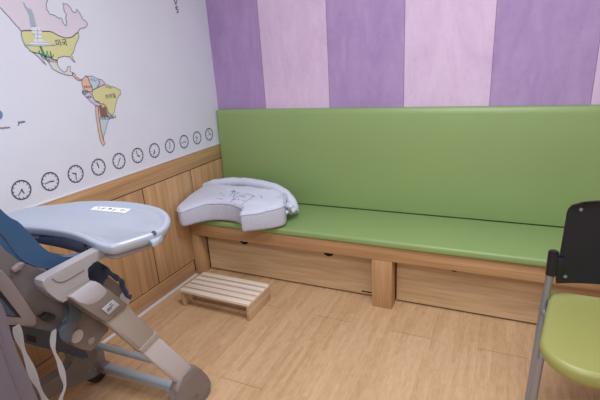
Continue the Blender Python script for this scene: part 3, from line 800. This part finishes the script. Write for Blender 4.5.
# inner carriage bracket with two pivots
br = side('pivot_bracket', [(78, 300), (110, 322), (107, 330), (98, 344), (93, 351), (84, 350), (74, 345), (69, 340), (71, 330), (78, 316)], .700, .65, M['brown'], hc, .008, 2)
cyl('pivot_disc', at(77, 336, 0, .7015), (1, 0, 0), .0215, .008, M['greige_light'], br, 28, .002)
cyl('pivot_disc', at(91.3, 340.5, 0, .7015), (1, 0, 0), .0125, .008, M['leg_beige'], br, 24, .002)
side('hinge_cover', [(64, 297), (73, 302), (79.5, 307), (82, 314), (80.5, 320), (75, 326), (71.5, 333), (72, 341), (67, 342.5), (61, 339), (59.5, 333), (63, 327), (69, 321), (71, 314), (69, 306)], .742, .7225, M['slate'], hc, .006, 2)
# cross bars
tube('cross_bar', [(.235, -1.517, .2), (.755, -1.50, .2)], .0145, M['bar'], hc, 14)
boxb = bmesh.new(); box(boxb, .235, .74, -.019, .019, -.0165, .0165, .006, 3)
for v in boxb.verts: v.co = Vector((v.co.x, v.co.y-1.487+(v.co.x-.45)*.033, v.co.z+.058))
finish('cross_bar', boxb, M['bar'], hc)
boxb = bmesh.new(); box(boxb, .225, .275, -.024, .024, -.021, .021, .006, 3)
for v in boxb.verts: v.co = Vector((v.co.x, v.co.y-1.494, v.co.z+.058))
finish('bar_socket', boxb, M['shelldark'], hc)
# seat shell
shell_px = [(-45, 215), (-20, 228), (0, 243), (10, 258), (22, 266), (45, 268), (60, 283), (72, 298), (78, 316), (68, 329), (52, 331), (30, 327), (8, 322), (-30, 318), (-50, 300)]
sd = [at(a, b, 0, .72) for a, b in shell_px]
def atx(pts, x): return [Vector((x, p.y, p.z)) for p in pts]
for x0, x1 in ((.722, .69), (.265, .297)):
    bm = bmesh.new(); prism(bm, crom(atx(sd, x0), 2), Vector((x1-x0, 0, 0)), .008, 3); s_ = finish('seat_side', bm, M['shell'], hc)
    if x0 > .5: sh = s_
# reclining frame triangle with net window
side('recline_frame', [(-22, 262), (-4, 268), (3, 270), (12, 281), (36, 317), (38.5, 323), (33, 327.5), (10, 325), (-22, 320)], .7365, .7225, M['shelldark'], hc, .005, 1)
nw = side('net_window', [(-10, 280), (0, 290), (21.5, 317.5), (0, 315.5), (-12, 314)], .7372, .7355, M['black'], hc, 0)
side('net', [(-8, 290), (2, 299.5), (16, 316), (2, 314.8), (-8, 313.5)], .7378, .7370, M['net'], nw, 0)
kn = side('recline_knob', [(40, 316.3), (44, 315.8), (46, 313.2), (50, 312.8), (55, 315), (55.5, 319), (52, 321), (47.5, 322.3), (44, 319)], .735, .7215, M['black'], hc, .003, 2)
side('strap_guide', [(13.5, 270), (15, 267.5), (22, 262.5), (25, 263.5), (24, 266), (17, 272.3), (14.2, 272)], .738, .7225, M['shelldark'], hc, .003, 2)
# blue padded liner : two side wings, seat pad, back pad
wing = [(-60, 150), (-30, 180), (-14, 201), (1, 214.5), (9, 219), (17, 226.5), (24, 234.5), (30, 242), (37, 248), (46, 252.5), (57, 255), (68, 254.8), (80, 252.5), (92, 253), (90, 262), (80, 272), (60, 278), (40, 275), (22, 269), (8, 260), (-5, 250), (-30, 235), (-60, 220)]
wpt = [at(a+4.5, b+1.5, 0, .70) for a, b in wing]
for x0, x1 in ((.716, .675), (.271, .312)):
    bm = bmesh.new(); prism(bm, crom(atx(wpt, x0), 3), Vector((x1-x0, 0, 0)), .012, 4)
    for v in bm.verts: v.co += Vector((0, noise.noise(v.co*12)*.004, noise.noise(v.co*12+Vector((3, 3, 3)))*.004))
    pw_ = finish('padded_wing', bm, M['blue'], hc)
    sm_ = [at(a, b, 0, .70) for a, b in [(-20, 215), (0, 236), (10, 250), (22, 261), (40, 267), (60, 268)]]
    for p in sm_: p.x = x0+(.001 if x0 > .5 else -.001)
    bm = bmesh.new(); sweep(bm, crom(sm_, 4, False), .002, 6); finish('seam', bm, M['navy'], pw_)
bm = bmesh.new()
seatp = [(-2.19, 1.04), (-2.13, 1.05), (-2.03, .83), (-1.99, .785), (-1.93, .765), (-1.80, .77), (-1.72, .775), (-1.70, .765), (-1.73, .752), (-1.93, .735), (-2.03, .745), (-2.08, .79)]
prism(bm, [Vector((.672, y, z)) for y, z in seatp], Vector((-.357, 0, 0)), .012, 3); finish('seat_pad', bm, M['blue'], hc)
bm = bmesh.new()
bp_ = [(-2.20, 1.0), (-2.19, 1.02), (-2.10, .79), (-2.03, .735), (-1.93, .73), (-1.76, .745), (-1.76, .735), (-1.95, .715), (-2.05, .72), (-2.13, .77)]
prism(bm, [Vector((.689, y, z)) for y, z in bp_], Vector((-.39, 0, 0)), 0); finish('seat_bucket', bm, M['shell'], hc)
# calf rest with navy edge
cr = side('calf_rest', [(92, 270), (103, 273), (113, 280), (122, 287), (128, 297), (129, 303), (125, 307), (112, 300), (98, 288)], .70, .42, M['brown'], hc, .006, 2)
side('calf_rest_end', [(121, 296), (125, 292), (129, 295), (130.5, 300), (129, 305), (125, 307.5), (121, 303)], .705, .40, M['greige_light'], cr, .004, 2)
nv = side('seat_front_flap', [(84, 270), (87, 264), (97, 261), (104, 264.5), (111, 271), (109, 275), (106, 276.5), (105, 283), (102, 288), (96, 288), (88, 282)], .703, .40, M['navy'], hc, .008, 2)
ed = [at(a, b, 0, .706) for a, b in [(104, 268), (109, 273), (114, 276), (118, 279), (121, 281), (123, 287), (125.5, 291), (127, 295), (130, 297)]]
ed = crom(ed, 4, False)
ed = [p+Vector((noise.noise(p*40)*.004, noise.noise(p*40+Vector((4, 0, 0)))*.004, 0)) for p in ed]
bm = bmesh.new(); sweep(bm, ed, [.0085+.0015*math.sin(i*.8) for i in range(len(ed))], 10); finish('flap_edge', bm, M['navy'], nv)
# hanging webbing straps
def strap(path, x, wpx):
    pts = crom([at(a, b, 0, x) for a, b in path], 4, False); bm = bmesh.new(); vs = []
    for i, p in enumerate(pts):
        t = i/(len(pts)-1); tw_ = wpx*(.72+.28*math.sin(i*.55)); an = .4*math.sin(i*.4)
        s = Vector((math.sin(an)*.4, math.cos(an), 0))*tw_/2
        o_ = Vector((.0012, 0, 0))
        vs.append([bm.verts.new(p-s), bm.verts.new(p+s), bm.verts.new(p+s-o_), bm.verts.new(p-s-o_)])
    for a, b in zip(vs, vs[1:]):
        for k in range(4): bm.faces.new((a[k], a[(k+1) % 4], b[(k+1) % 4], b[k]))
    bm.faces.new(vs[0]); bm.faces.new(vs[-1][::-1])
    return finish('hanging_strap', bm, M['strap'], hc, ang=60)
strap([(16, 326), (19, 337), (23, 349), (28, 362), (34, 377), (41, 392), (47, 405), (52, 418)], .745, .024)
strap([(54, 330), (53, 342), (54.5, 352), (59, 362), (63, 375), (65, 387), (61, 398), (58, 412)], .745, .019)
# fabric cover behind the backrest
bc = [(-40, 250), (-8, 290), (2, 305), (7, 318), (12, 337), (20, 358), (29, 377), (38, 400), (50, 432), (10, 460), (-60, 430)]
bcp = [at(a, b, 0, .82) for a, b in bc]
bm = bmesh.new(); prism(bm, crom(bcp, 3), Vector((-.45, 0, 0)), .02, 4); cov = finish('back_cover', bm, M['mauve'], hc)
for s_px in ([(-12, 300), (2, 345), (16, 384), (24, 402), (36, 430)], ):
    bm = bmesh.new(); sweep(bm, crom([at(a, b, 0, .8205) for a, b in s_px], 4, False), .0022, 6); finish('seam', bm, M['mauve'], cov)
adopt(hc)

# ------------------------------------------------------------------ ceiling lamps and light
def lamp(x, y, sx, sy, power, lab):
    l = empty('ceiling_light', (x, y, RZ)); tag(l, lab, 'ceiling light', 'ceiling lamps')
    o = boxo('frame', -sx/2-.02, sx/2+.02, -sy/2-.02, sy/2+.02, -.03, 0, M['plain_wall'], l, .003)
    ld = bpy.data.lights.new('panel', 'AREA'); ld.shape = 'RECTANGLE'; ld.size = sx; ld.size_y = sy; ld.energy = power; ld.color = (.93, .965, 1)
    lo = bpy.data.objects.new('light_panel', ld); COL.objects.link(lo); lo.location = (x, y, RZ-.035)
lamp(1.65, -1.45, 1.2, .6, 30, 'rectangular ceiling lamp nearest the striped wall')
lamp(1.65, -3.1, 1.2, .6, 26, 'rectangular ceiling lamp farther from the striped wall')
w = bpy.data.worlds.new('world'); SC.world = w; w.use_nodes = True
w.node_tree.nodes['Background'].inputs[0].default_value = (.8, .85, 1, 1); w.node_tree.nodes['Background'].inputs[1].default_value = .3
vs = SC.view_settings; vs.view_transform = 'Standard'; vs.look = 'None'; vs.gamma = 1; vs.exposure = .3; vs.use_curve_mapping = False
